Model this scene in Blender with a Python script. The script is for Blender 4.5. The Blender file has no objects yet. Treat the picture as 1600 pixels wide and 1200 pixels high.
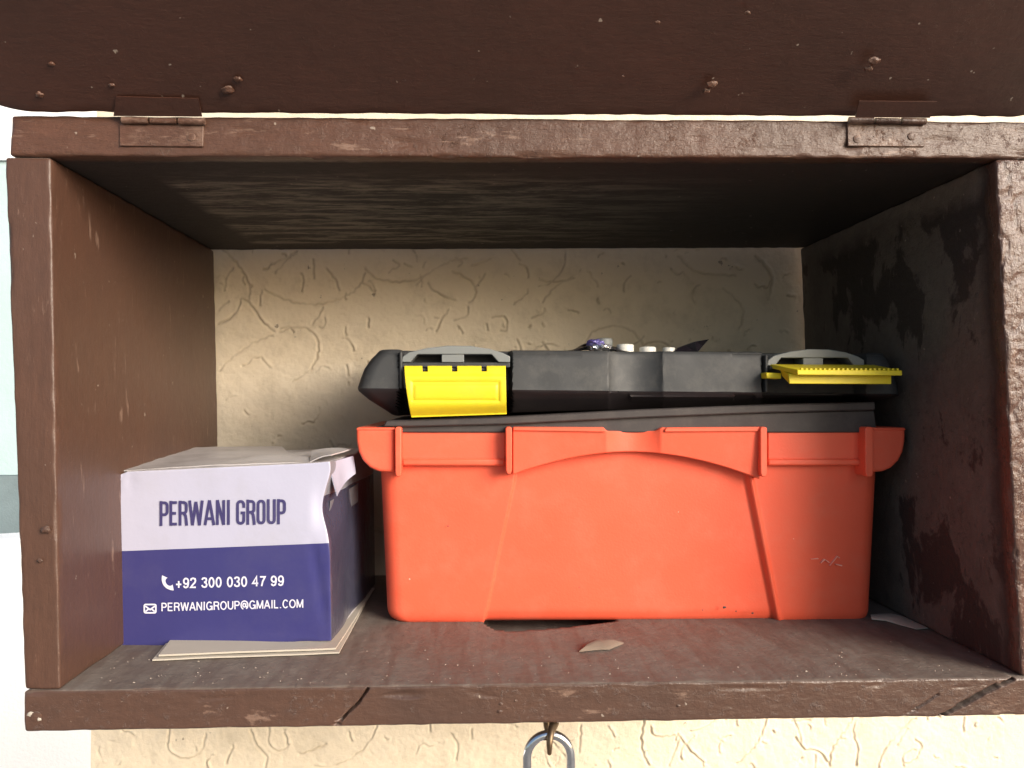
import bpy, bmesh, math, random
import numpy as np
from mathutils import Vector, Matrix, noise
random.seed(7)
rng = np.random.default_rng(7)
S = bpy.context.scene
C = S.collection
R = math.radians

# ------------------------------------------------------------------ camera
YAW, PITCH, F = R(-2.84), R(1.0), 1250.0
cam_d = bpy.data.cameras.new('camera'); cam = bpy.data.objects.new('camera', cam_d); C.objects.link(cam)
cam_d.sensor_width = 36; cam_d.lens = F / 1600 * 36; cam_d.clip_start = 0.01; cam_d.clip_end = 400
cam.location = (0, -0.5, 0); cam.rotation_euler = (R(90) + PITCH, 0, YAW)
S.camera = cam
CM = Matrix.Translation(cam.location) @ cam.rotation_euler.to_matrix().to_4x4()
CI = CM.inverted()
def ray(px, py): return (CM.to_3x3() @ Vector(((px-800)/F, (600-py)/F, -1)))
def P(px, py, Y):                       # point of the plane y = Y seen at photo pixel px, py
    d = ray(px, py); t = (Y - cam.location.y) / d.y
    return cam.location + d*t
def PR(v):
    q = CI @ Vector(v); return 800 + F*q.x/-q.z, 600 - F*q.y/-q.z

# ------------------------------------------------------------------ light
SUN_EL, SUN_AZ = R(20), R(43)           # elevation, degrees to the right of straight in front of the cabinet
W = bpy.data.worlds.new("World"); S.world = W; W.use_nodes = True
nt = W.node_tree; nt.nodes.clear()
sky = nt.nodes.new('ShaderNodeTexSky'); sky.sky_type = 'NISHITA'; sky.sun_disc = False
sky.sun_elevation = SUN_EL; sky.sun_rotation = R(180) - SUN_AZ; sky.dust_density = 2.5; sky.air_density = 1.0
bg = nt.nodes.new('ShaderNodeBackground'); bg.inputs[1].default_value = 0.10
ow = nt.nodes.new('ShaderNodeOutputWorld')
nt.links.new(sky.outputs[0], bg.inputs[0]); nt.links.new(bg.outputs[0], ow.inputs[0])
sl = bpy.data.lights.new('sun', 'SUN'); sl.energy = 2.7; sl.angle = R(32); sl.color = (1, .925, .83)
so = bpy.data.objects.new('sun', sl); C.objects.link(so)
sd = Vector((math.sin(SUN_AZ)*math.cos(SUN_EL), -math.cos(SUN_AZ)*math.cos(SUN_EL), math.sin(SUN_EL)))
so.rotation_euler = sd.to_track_quat('Z', 'Y').to_euler(); so.location = (2, -3, 2)
S.view_settings.view_transform = 'Standard'; S.view_settings.look = 'None'
S.view_settings.exposure = 0.86; S.view_settings.gamma = 1
S.render.engine = 'CYCLES'

# ------------------------------------------------------------------ materials
class N:
    def __init__(s, name):
        s.m = bpy.data.materials.new(name); s.m.use_nodes = True; s.t = s.m.node_tree
        s.b = s.t.nodes['Principled BSDF']; s.tc = s.t.nodes.new('ShaderNodeTexCoord')
    def n(s, ty, **k):
        q = s.t.nodes.new(ty)
        for a, b in k.items(): setattr(q, a, b)
        return q
    def l(s, a, b): s.t.links.new(a, b)
    def vec(s, scale=(1, 1, 1), rot=(0, 0, 0)):
        q = s.n('ShaderNodeMapping'); q.inputs['Scale'].default_value = scale; q.inputs['Rotation'].default_value = rot
        s.l(s.tc.outputs['Object'], q.inputs[0]); return q.outputs[0]
    def noise(s, scale, detail=4, rough=.55, v=None, dist=0):
        q = s.n('ShaderNodeTexNoise'); q.inputs['Scale'].default_value = scale
        q.inputs['Detail'].default_value = detail; q.inputs['Roughness'].default_value = rough
        q.inputs['Distortion'].default_value = dist
        s.l(v if v is not None else s.tc.outputs['Object'], q.inputs['Vector']); return q.outputs['Fac']
    def ramp(s, f, a, b, va=0, vb=1):
        q = s.n('ShaderNodeMapRange'); q.inputs['From Min'].default_value = a; q.inputs['From Max'].default_value = b
        q.inputs['To Min'].default_value = va; q.inputs['To Max'].default_value = vb
        s.l(f, q.inputs['Value']); return q.outputs[0]
    def mix(s, f, a, b):
        q = s.n('ShaderNodeMix', data_type='RGBA')
        for i, x in ((6, a), (7, b)):
            if isinstance(x, tuple): q.inputs[i].default_value = (*x, 1)
            else: s.l(x, q.inputs[i])
        if isinstance(f, float): q.inputs[0].default_value = f
        else: s.l(f, q.inputs[0])
        return q.outputs[2]
    def math(s, op, a, b=0.0):
        q = s.n('ShaderNodeMath', operation=op)
        for i, x in ((0, a), (1, b)):
            if isinstance(x, (int, float)): q.inputs[i].default_value = x
            else: s.l(x, q.inputs[i])
        return q.outputs[0]
    def bump(s, h, strength, dist=.001, prev=None):
        q = s.n('ShaderNodeBump'); q.inputs['Strength'].default_value = strength; q.inputs['Distance'].default_value = dist
        s.l(h, q.inputs['Height'])
        if prev is not None: s.l(prev, q.inputs['Normal'])
        return q.outputs[0]
    def xyz(s):
        q = s.n('ShaderNodeSeparateXYZ'); s.l(s.tc.outputs['Object'], q.inputs[0]); return q.outputs
    def nz(s):
        g = s.n('ShaderNodeNewGeometry'); q = s.n('ShaderNodeSeparateXYZ'); s.l(g.outputs['Normal'], q.inputs[0]); return q.outputs
    def done(s, col=None, rough=.5, nrm=None, metal=0, spec=.5):
        if isinstance(col, tuple): s.b.inputs['Base Color'].default_value = (*col, 1)
        elif col is not None: s.l(col, s.b.inputs['Base Color'])
        if isinstance(rough, float): s.b.inputs['Roughness'].default_value = rough
        else: s.l(rough, s.b.inputs['Roughness'])
        if nrm is not None: s.l(nrm, s.b.inputs['Normal'])
        s.b.inputs['Metallic'].default_value = metal; s.b.inputs['Specular IOR Level'].default_value = spec
        return s.m

DUST = (.215, .185, .16)
def paint(name, c1, c2, dust=0.0, peel=0.0, stretch=(1, 8, 8), lump=.5, rough=.38, updust=.75, custom=None, wear=(.25, .16, .12), inner=None, spec=.5):
    k = N(name)
    col = k.mix(k.ramp(k.noise(7, 5, .6), .35, .65), c1, c2)
    fine = k.noise(60, 6, .7, k.vec(stretch))
    col = k.mix(k.ramp(fine, .3, .75, 0, .5), col, tuple(x*.62 for x in c1))
    if peel:
        pm = k.noise(26, 7, .68, k.vec(stretch), .4)
        pm = k.ramp(pm, .66-.06*peel, .72-.06*peel, 0, .6)
        col = k.mix(pm, col, wear)
    if peel:
        g = k.n('ShaderNodeNewGeometry')
        em = k.math('MULTIPLY', k.ramp(g.outputs['Pointiness'], .53, .60), k.ramp(k.noise(38, 6, .75, k.vec((1, 2, 2))), .48, .60, 0, .8))
        col = k.mix(em, col, wear)
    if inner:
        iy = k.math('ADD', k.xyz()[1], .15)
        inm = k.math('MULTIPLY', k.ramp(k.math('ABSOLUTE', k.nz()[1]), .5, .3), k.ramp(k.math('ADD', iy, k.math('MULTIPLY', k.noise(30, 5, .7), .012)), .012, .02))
        col = k.mix(inm, col, inner)  # darker inner faces: the ceiling's shade is put into the colour
    d = k.noise(16, 8, .62)
    dm = k.ramp(d, .62-.35*dust, .74-.25*dust, 0, .85) if dust else None
    up = k.math('MULTIPLY', k.ramp(k.nz()[2], .55, .95), k.ramp(k.noise(22, 7, .7), .25, .62, updust*.55, updust))
    m = up if dm is None else k.math('MAXIMUM', up, dm)
    if custom: m = custom(k, m)
    col = k.mix(m, col, k.mix(k.ramp(k.noise(90, 5, .7), .3, .7), DUST, tuple(x*.72 for x in DUST)))
    if hasattr(k, 'streak'): col = k.mix(k.streak, col, (.21, .18, .14))
    # specks of plaster and old paint
    sp = k.ramp(k.noise(170, 2, .5), .745, .775, 0, .7)
    col = k.mix(sp, col, (.36, .30, .25))
    ro = k.ramp(m, 0, .8, rough, .88)
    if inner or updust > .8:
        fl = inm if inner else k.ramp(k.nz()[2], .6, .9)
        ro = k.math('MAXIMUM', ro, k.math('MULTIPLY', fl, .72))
    b = k.bump(k.noise(110, 5, .65, k.vec((1, 1, 1))), lump, .0016)
    b = k.bump(k.noise(300, 4, .7, k.vec(tuple(q*.35 for q in stretch))), min(1, lump*1.3), .0007, b)
    b = k.bump(k.math('MULTIPLY', k.ramp(k.noise(210, 5, .8), .56, .74), k.ramp(k.noise(13, 5, .7), .45, .62)), min(1, lump*1.4), .0009, b)
    return k.done(col, ro, b, spec=spec)

BR1, BR2 = (.088, .044, .030), (.120, .054, .034)
M = {}
CABZ = P(800, 1072, 0).z
def ceil_mask(k, m):
    x, y, z = k.xyz(); y = k.math('ADD', y, .15)
    st = k.ramp(k.noise(30, 9, .78, k.vec((.45, 2.6, 1)), .35), .46, .58, 0, .95)
    band = k.math('MULTIPLY', k.ramp(x, -.215, -.205), k.ramp(x, .20, .0))
    band = k.math('MULTIPLY', band, k.ramp(y, .285, .275))
    band = k.math('MULTIPLY', band, k.ramp(y, .03, .07))
    k.streak = k.math('MULTIPLY', st, band)
    return k.math('MULTIPLY', m, .3)
def right_mask(k, m):
    x, y, z = k.xyz(); y = k.math('ADD', y, .15); z = k.math('ADD', z, CABZ)
    a = k.noise(15, 9, .66, k.vec((1, 1.2, .8)), .3)
    hi = k.math('MULTIPLY', k.ramp(z, .03, .09, 0, .17), k.ramp(z, .165, .13))
    lo = k.math('MULTIPLY', k.ramp(z, -.07, -.11, 0, .15), k.ramp(y, .15, .10))
    a = k.math('SUBTRACT', k.math('SUBTRACT', a, hi), lo)
    a = k.math('MULTIPLY', k.ramp(a, .345, .38, .04, .52), k.ramp(k.noise(34, 7, .7), .3, .7, .75, 1.15))
    seam = k.ramp(k.math('ADD', z, k.math('MULTIPLY', k.noise(20, 6, .7), .03)), .145, .162, 0, .8)
    a = k.math('MAXIMUM', a, seam)
    edge = k.ramp(k.math('ADD', y, k.math('MULTIPLY', k.noise(30, 6, .7), .02)), .022, .034)
    return k.math('MULTIPLY', a, edge)
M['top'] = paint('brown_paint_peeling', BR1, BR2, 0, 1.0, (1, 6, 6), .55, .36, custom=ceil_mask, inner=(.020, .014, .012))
def shelf_mask(k, m):
    st = k.noise(14, 8, .7, k.vec((7, .9, 1), (0, 0, .25)), .2)
    return k.math('MULTIPLY', m, k.ramp(st, .38, .56, .58, 1))
M['shelf'] = paint('brown_paint_dusty', (.080, .045, .034), (.104, .053, .036), .0, .45, (1, 3, 3), .45, .30, updust=.9, custom=shelf_mask)
M['left'] = paint('brown_paint_left', (.080, .041, .029), (.100, .047, .030), .0, .6, (6, 6, 1), .22, .42)
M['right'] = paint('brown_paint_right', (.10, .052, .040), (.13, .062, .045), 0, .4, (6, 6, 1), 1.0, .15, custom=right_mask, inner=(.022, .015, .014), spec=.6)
M['lid'] = paint('brown_paint_lid', (.052, .022, .015), (.070, .027, .018), .0, .0, (1, 5, 5), .25, .42, updust=0)
M['hinge'] = paint('brown_paint_metal', BR1, BR2, .0, .5, (4, 4, 4), .45, .36, updust=.3)

def plastic(name, c, rough=.42, lump=.1, dust=.1, dcol=(.3, .25, .2), spec=.4, sss=0):
    k = N(name)
    col = k.mix(k.ramp(k.noise(12, 5, .6), .3, .7), c, tuple(x*.93 for x in c))
    col = k.mix(k.ramp(k.noise(34, 8, .72), .48, .8, 0, dust*2.2), col, dcol)
    b = k.bump(k.noise(500, 2, .5), lump, .0004)
    gm = k.ramp(k.noise(95, 8, .8), .66, .78, 0, .35)
    col = k.mix(gm, col, tuple(x*.35+.02 for x in c))
    if sss:
        k.b.inputs['Subsurface Weight'].default_value = sss; k.b.inputs['Subsurface Radius'].default_value = (.012, .004, .002)
        k.b.inputs['Subsurface Scale'].default_value = .5
    return k.done(col, k.ramp(k.noise(30, 5, .6), .3, .7, rough-.06, rough+.12), b, spec=spec)
M['orange'] = plastic('orange_plastic', (.85, .122, .062), .44, .25, .09, (.60, .26, .18))
M['lidgrey'] = plastic('charcoal_plastic', (.040, .042, .045), .55, .15, .28, (.12, .115, .105))
M['black'] = plastic('shaded_charcoal_plastic', (.018, .014, .016), .5, .12, .08, (.07, .06, .055))  # down-facing lid skirt: its shade put into a darker colour
M['tray'] = plastic('dusty_dark_plastic', (.050, .042, .042), .6, .12, .25, (.12, .10, .09))
M['grey'] = plastic('grey_plastic', (.20, .215, .215), .45, .1, .2, (.28, .27, .24))
M['yellow'] = plastic('yellow_plastic', (.74, .60, .02), .42, .2, .22, (.50, .36, .05))
M['scratch'] = plastic('scuffed_orange', (.9, .42, .34), .7, .1, 0)

def metal(name, c, rough, lump=.2):
    k = N(name)
    b = k.bump(k.noise(140, 5, .6), lump, .0006)
    col = k.mix(k.ramp(k.noise(60, 6, .7), .45, .7), c, tuple(x*.7 for x in c))
    return k.done(col, rough, b, metal=1)
M['chrome'] = metal('chromed_steel', (.78, .78, .80), .13, .05)
M['rust'] = metal('rusty_painted_steel', (.20, .14, .09), .5, .5)
M['foil'] = metal('silver_foil', (.85, .85, .88), .22, .6)

def paper(name, c, rough=.55, dirt=(.30, .26, .22), da=.5, bump=.1, spec=.4):
    k = N(name)
    col = k.mix(k.ramp(k.noise(14, 8, .7), .50, .80, 0, da), c, dirt)
    return k.done(col, rough, k.bump(k.noise(70, 4, .6), bump, .0012), spec=spec)
M['white_card'] = paper('glossy_white_card', (.43, .435, .565), .24, (.37, .36, .40), .5, .25)
M['navy_card'] = paper('glossy_navy_card', (.042, .041, .160), .22, (.075, .07, .17), .6, .2)
M['side_card'] = paper('dark_side_print', (.050, .050, .085), .22, (.11, .11, .14), .7, .5)
M['side_top'] = paper('grey_side_print', (.24, .24, .28), .3, (.14, .14, .16), .7, .4)
M['grey_card'] = paper('dusty_card_top', (.48, .46, .47), .45, (.15, .14, .14), 1.0)
M['ink'] = paper('navy_ink', (.048, .042, .135), .4, (.12, .11, .2), .5)
M['white_ink'] = paper('white_ink', (.66, .66, .80), .4, (.5, .5, .6), .3)
M['env'] = paper('cream_paper', (.46, .42, .36), .75, (.24, .21, .18), .5)
M['tape'] = paper('clear_tape', (.20, .195, .23), .10, (.1, .1, .12), .8, .3, .7)
M['flake'] = paper('dry_flake', (.19, .14, .11), .8, (.12, .085, .06), .7)
M['speck'] = paper('pale_speck', (.30, .25, .21), .8)
M['pill'] = paper('white_cap_plastic', (.72, .72, .68), .35)
M['film'] = paper('black_film', (.012, .010, .014), .2, (.03, .03, .04), .4, .8, .6)
M['purple'] = paper('purple_foil_print', (.10, .075, .30), .2, (.3, .3, .5), .8, 1.0, .8)

def wallmat():
    k = N('cream_stucco')
    at = k.n('ShaderNodeAttribute', attribute_name='groove')
    col = k.mix(k.ramp(k.noise(5, 6, .6), .35, .68), (.84, .73, .57), (.77, .66, .50))
    col = k.mix(k.ramp(k.noise(30, 6, .7), .52, .8, 0, .5), col, (.46, .38, .26))
    x, y, z = k.xyz()
    # dust and grime low down inside the cabinet, plus shade put into the colour
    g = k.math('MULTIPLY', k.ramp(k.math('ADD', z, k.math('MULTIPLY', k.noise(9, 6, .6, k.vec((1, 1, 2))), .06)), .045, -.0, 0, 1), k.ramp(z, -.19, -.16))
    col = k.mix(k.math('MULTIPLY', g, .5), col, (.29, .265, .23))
    col = k.mix(k.ramp(at.outputs['Fac'], .1, 1, 0, .42), col, (.34, .26, .17))
    pit = k.ramp(k.noise(75, 3, .6), .70, .74)
    col = k.mix(k.math('MULTIPLY', pit, .7), col, (.17, .13, .09))
    b = k.bump(k.noise(55, 9, .72), .6, .003)
    b = k.bump(k.noise(300, 4, .6), .25, .0008, b)
    return k.done(col, .62, b)
M['wall'] = wallmat()
def simple(name, c, rough=.8, var=.25, sc=3):
    k = N(name); return k.done(k.mix(k.ramp(k.noise(sc, 6, .6), .3, .7), c, tuple(x*(1-var) for x in c)), rough, k.bump(k.noise(sc*20, 5, .6), .3, .01))
M['ground'] = simple('grey_concrete', (.26, .25, .24))
M['parapet'] = simple('white_limewash', (.90, .91, .92), var=.03)
M['far_wall'] = simple('pale_blue_green_paint', (.46, .60, .62), var=.15, sc=1)
M['plinth'] = simple('grey_plinth', (.20, .26, .28))

# ------------------------------------------------------------------ helpers
def tag(o, label=None, cat=None, group=None, kind=None):
    if label: o['label'] = label
    if cat: o['category'] = cat
    if group: o['group'] = group
    if kind: o['kind'] = kind
    return o
def empty(name, loc, label, cat, group=None):
    o = bpy.data.objects.new(name, None); C.objects.link(o); o.location = loc; o.empty_display_size = .02
    return tag(o, label, cat, group)
def root_loc(o):
    v = Vector((0, 0, 0))
    while o is not None: v = v + Vector(o.location); o = o.parent
    return v
def mk(name, verts, faces, mats, parent=None, smooth=False, midx=None, loc=None, angle=None):
    """mesh from world coordinates; origin at loc, or at the parent's origin"""
    org = Vector(loc) if loc is not None else (root_loc(parent) if parent else Vector((0, 0, 0)))
    me = bpy.data.meshes.new(name)
    me.from_pydata([tuple(Vector(v)-org) for v in verts], [], faces)
    for m in (mats if isinstance(mats, (list, tuple)) else [mats]): me.materials.append(m)
    if midx is not None: me.polygons.foreach_set('material_index', midx)
    bm = bmesh.new(); bm.from_mesh(me); bmesh.ops.recalc_face_normals(bm, faces=bm.faces); bm.to_mesh(me); bm.free()
    if smooth: me.polygons.foreach_set('use_smooth', [True]*len(me.polygons))
    if angle: me.set_sharp_from_angle(angle=R(angle))
    o = bpy.data.objects.new(name, me); C.objects.link(o)
    if parent is not None:
        o.parent = parent
        if loc is not None: o.location = org - root_loc(parent)
    else: o.location = org
    return o
def bevel(o, w, seg=2, ang=30):
    b = o.modifiers.new('bevel', 'BEVEL'); b.width = w; b.segments = seg; b.limit_method = 'ANGLE'; b.angle_limit = R(ang)
    b.harden_normals = False
    o.data.polygons.foreach_set('use_smooth', [True]*len(o.data.polygons)); o.data.set_sharp_from_angle(angle=R(40))
    return o
def prism(name, prof, Yf, Yb, m, parent, bw=.0008, seg=2):
    """outline given in photo pixels on the plane y = Yf, extruded straight back to y = Yb"""
    a = [P(x, y, Yf) for x, y in prof]; b = [Vector((v.x, Yb, v.z)) for v in a]; n = len(a)
    f = [list(range(n)), list(range(2*n-1, n-1, -1))] + [[i, (i+1) % n, n+(i+1) % n, n+i] for i in range(n)]
    o = mk(name, a+b, f, m, parent)
    if bw: bevel(o, bw, seg)
    return o
def boxw(name, lo, hi, m, parent=None, bw=0, **k):
    (x0, y0, z0), (x1, y1, z1) = lo, hi
    v = [(x, y, z) for x in (x0, x1) for y in (y0, y1) for z in (z0, z1)]
    f = [(0, 1, 3, 2), (4, 6, 7, 5), (0, 4, 5, 1), (2, 3, 7, 6), (0, 2, 6, 4), (1, 5, 7, 3)]
    o = mk(name, v, f, m, parent, **k)
    if bw: bevel(o, bw)
    return o
def tube(name, pts, rad, m, parent=None, seg=14, cap=True, flat=1.0, **k):
    pts = [Vector(p) for p in pts]; n = len(pts); rad = rad if isinstance(rad, list) else [rad]*n
    V, Fc = [], []; prev = None
    for i, p in enumerate(pts):
        t = (pts[min(i+1, n-1)] - pts[max(i-1, 0)]).normalized()
        if prev is None: a = t.orthogonal().normalized()
        else: a = (prev - t*prev.dot(t)).normalized()
        prev = a; b = t.cross(a)
        for j in range(seg):
            th = 2*math.pi*j/seg; V.append(p + (a*math.cos(th) + b*math.sin(th)*flat)*rad[i])
    for i in range(n-1):
        for j in range(seg):
            Fc.append((i*seg+j, i*seg+(j+1) % seg, (i+1)*seg+(j+1) % seg, (i+1)*seg+j))
    if cap: Fc += [list(range(seg)), list(range((n-1)*seg, n*seg))]
    return mk(name, V, Fc, m, parent, smooth=True, angle=50, **k)
def spacing(L, r, step, dense=()):
    a = [0, r*.12, r*.3, r*.6, r]
    inner = []; x = r
    while x < L-r:
        s = step
        for lo, hi, st in dense:
            if lo*L <= x <= hi*L: s = st
        x += s; inner.append(x)
    inner = [q for q in inner if q < L-r*1.05]
    return a + inner + [L-q for q in reversed(a)]
def board(name, c, dims, r, steps, m, parent=None, disp=None, dense=((), (), ()), jitter=.0006, midx=None, extra_z=(), **kw):
    """rounded board: c = eight corners [x][y][z]; disp(unit coords, world point, normal) -> offset"""
    A = [spacing(dims[i], r, steps[i], dense[i]) for i in range(3)]
    if extra_z: A[2] = sorted(set(A[2]) | set(e*dims[2] for e in extra_z))
    n = [len(a) for a in A]; idx = {}; U = []; NN = []
    def vid(i, j, k):
        if (i, j, k) in idx: return idx[(i, j, k)]
        p = Vector((A[0][i], A[1][j], A[2][k]))
        q = Vector([min(max(p[t], r), dims[t]-r) for t in range(3)])
        d = p - q
        nn = d.normalized() if d.length > 1e-9 else Vector((0, 0, 1))
        # spread the samples of the cube face over the rounded edge
        p2 = q + nn*r if d.length > 1e-9 else p
        idx[(i, j, k)] = len(U); U.append(Vector([p2[t]/dims[t] for t in range(3)])); NN.append(nn)
        return idx[(i, j, k)]
    Fc = []; FM = []
    for ax in range(3):
        b, c2 = [t for t in range(3) if t != ax]
        for side in (0, n[ax]-1):
            for i in range(n[b]-1):
                for j in range(n[c2]-1):
                    q = []
                    for di, dj in ((0, 0), (1, 0), (1, 1), (0, 1)):
                        t = [0, 0, 0]; t[ax] = side; t[b] = i+di; t[c2] = j+dj; q.append(vid(*t))
                    Fc.append(q)
                    if midx:
                        z = (A[c2][j]+A[c2][j+1])/2/dims[2] if ax != 2 else side/(n[2]-1)
                        FM.append(midx(ax, side, z))
    c = [[[Vector(c[i][j][k]) for k in range(2)] for j in range(2)] for i in range(2)]
    V = []
    for u, nn in zip(U, NN):
        x, y, z = u
        w = Vector((0, 0, 0))
        for i in range(2):
            for j in range(2):
                for k in range(2):
                    w += c[i][j][k]*((x if i else 1-x)*(y if j else 1-y)*(z if k else 1-z))
        d = noise.noise(w*28)*jitter*.5 + noise.noise(w*150)*jitter*.5
        edge = sum(abs(t) > .15 for t in nn) > 1
        if edge: d += noise.noise(w*70 + Vector((5, 5, 5)))*jitter*1.6 - max(0, noise.noise(w*45) - .42)*jitter*9
        w2 = w + nn*d
        if disp: w2 = w2 + disp(u, w, nn)
        V.append(w2)
    return mk(name, V, Fc, m, parent, smooth=True, midx=FM if midx else None, **kw)
def seg_dist(p, a, b):
    ab = (b[0]-a[0], b[1]-a[1]); L = ab[0]**2+ab[1]**2
    t = max(0, min(1, ((p[0]-a[0])*ab[0]+(p[1]-a[1])*ab[1])/L))
    return math.hypot(p[0]-a[0]-ab[0]*t, p[1]-a[1]-ab[1]*t), t

# ------------------------------------------------------------------ setting
WY = .322                                # front of the stucco wall
GZ = -1.75
g = boxw('ground', (-60, -60, GZ-.3), (60, 60, GZ), M['ground']); tag(g, kind='structure')
def far_wall():
    t = empty('boundary_wall', (-6, 7, GZ), 'tall blue-green boundary wall with grey base, far off at the left edge', 'wall')
    za, zb = P(0, 742, 6.9).z, P(0, 252, 6.9).z
    boxw('wall_face', (-22, 6.9, za), (2, 7.1, zb), M['far_wall'], t)
    boxw('plinth', (-22, 6.86, GZ), (2, 7.1, za-.003), M['plinth'], t)
    boxw('white_band', (-22, 6.86, zb+.003), (2, 7.1, zb+2.2), M['parapet'], t)
    boxw('parapet', (-14, 3.0, GZ), (-.9, 3.2, P(0, 858, 3.0).z), M['parapet'], None, .01, loc=(-2.7, 3, GZ))
    bpy.data.objects['parapet'].rotation_euler.z = R(22)
    tag(bpy.data.objects['parapet'], 'low white parapet in sunlight beyond the lower left of the cabinet', 'parapet')
far_wall()

def Z1(pts, s, ox, oy): return [(ox+s*x, oy+s*y) for x, y in pts]
arcs = []
for a in [[(75,25),(130,80),(175,150),(192,200),(188,245)], [(120,110),(95,150),(85,190)], [(395,35),(330,70),(250,115)], [(370,45),(330,100),(300,130)],
  [(465,70),(468,155)], [(520,110),(555,150),(578,205)], [(255,200),(320,235),(400,258),(480,262),(560,248),(630,215),(670,175),(690,125)],
  [(690,110),(730,145),(790,163),(860,165),(930,148),(1000,105),(1070,75),(1130,65)], [(910,180),(960,130),(990,115)],
  [(1065,120),(1120,145),(1160,180),(1168,215),(1155,245),(1135,255)], [(1210,135),(1170,185)], [(960,170),(985,205),(1030,230),(1080,250)],
  [(1590,150),(1540,170),(1500,200),(1455,255)], [(160,240),(200,270),(235,325),(270,360),(300,380)], [(155,245),(140,290),(100,325),(55,350)],
  [(60,555),(110,500),(180,450),(240,415),(290,397)], [(320,385),(370,365),(420,365),(460,385),(485,420),(487,470),(470,520),(430,565),(375,600)],
  [(505,280),(490,315),(460,345)], [(515,325),(518,345),(505,365),(490,360)], [(1050,290),(1020,330),(995,380)], [(1240,325),(1280,315),(1302,340),(1295,375),(1275,380)],
  [(1130,280),(1135,305),(1110,325),(1070,330)], [(1465,285),(1455,305),(1410,322)], [(605,370),(608,400)], [(705,325),(703,365)], [(810,70),(835,95),(790,125)],
  [(910,50),(915,80)], [(950,80),(940,105)], [(1150,95),(1235,70)], [(610,530),(620,575)], [(240,205),(235,270)], [(60,290),(105,250)], [(1080,60),(1110,85),(1090,100)]]:
    arcs.append(Z1(a, .3625, 320, 380))
arcs += [[(915,535),(925,520),(940,513),(965,510),(990,520),(1005,540)], [(1180,400),(1205,430),(1200,470)], [(1060,400),(1090,425),(1150,430)], [(1130,450),(1160,480),(1155,515)]]
for a in [[(165,935),(130,1040),(70,1120),(0,1180)], [(625,940),(560,1030),(510,1110),(500,1190)], [(670,930),(625,990),(650,1100),(640,1190)],
  [(960,935),(870,1010),(790,1110),(760,1200)], [(920,990),(860,1080)], [(1220,930),(1215,1010)], [(1500,1040),(1470,1200)], [(960,1050),(990,1080),(960,1150),(900,1180)],
  [(320,1040),(370,1100),(440,1110),(490,1170)], [(300,950),(400,945)], [(1400,930),(1530,1010)]]:
    arcs.append(Z1(a, .2916, 1150, 850))
for a in [[(1235,700),(1210,860),(1225,960),(1260,1030)], [(1265,790),(1300,845),(1420,840)], [(1440,830),(1500,920),(1600,1010)], [(1450,860),(1380,1030)],
  [(830,780),(820,950)], [(1000,780),(1040,850)], [(20,830),(60,900),(50,990)], [(150,800),(145,860)]]:
    arcs.append(Z1(a, .25, 700, 940))
for a in [[(760,680),(750,770),(790,805),(850,810),(900,780),(920,705)], [(1120,690),(1150,760),(1190,810),(1185,857)], [(1200,690),(1200,750),(1240,785),(1280,760),(1270,700)],
  [(1040,760),(1010,840)], [(1340,800),(1460,750)], [(1560,700),(1570,740)]]:
    arcs.append(Z1(a, .35, 0, 900))
WL = P(142, 1165, WY).x
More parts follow.
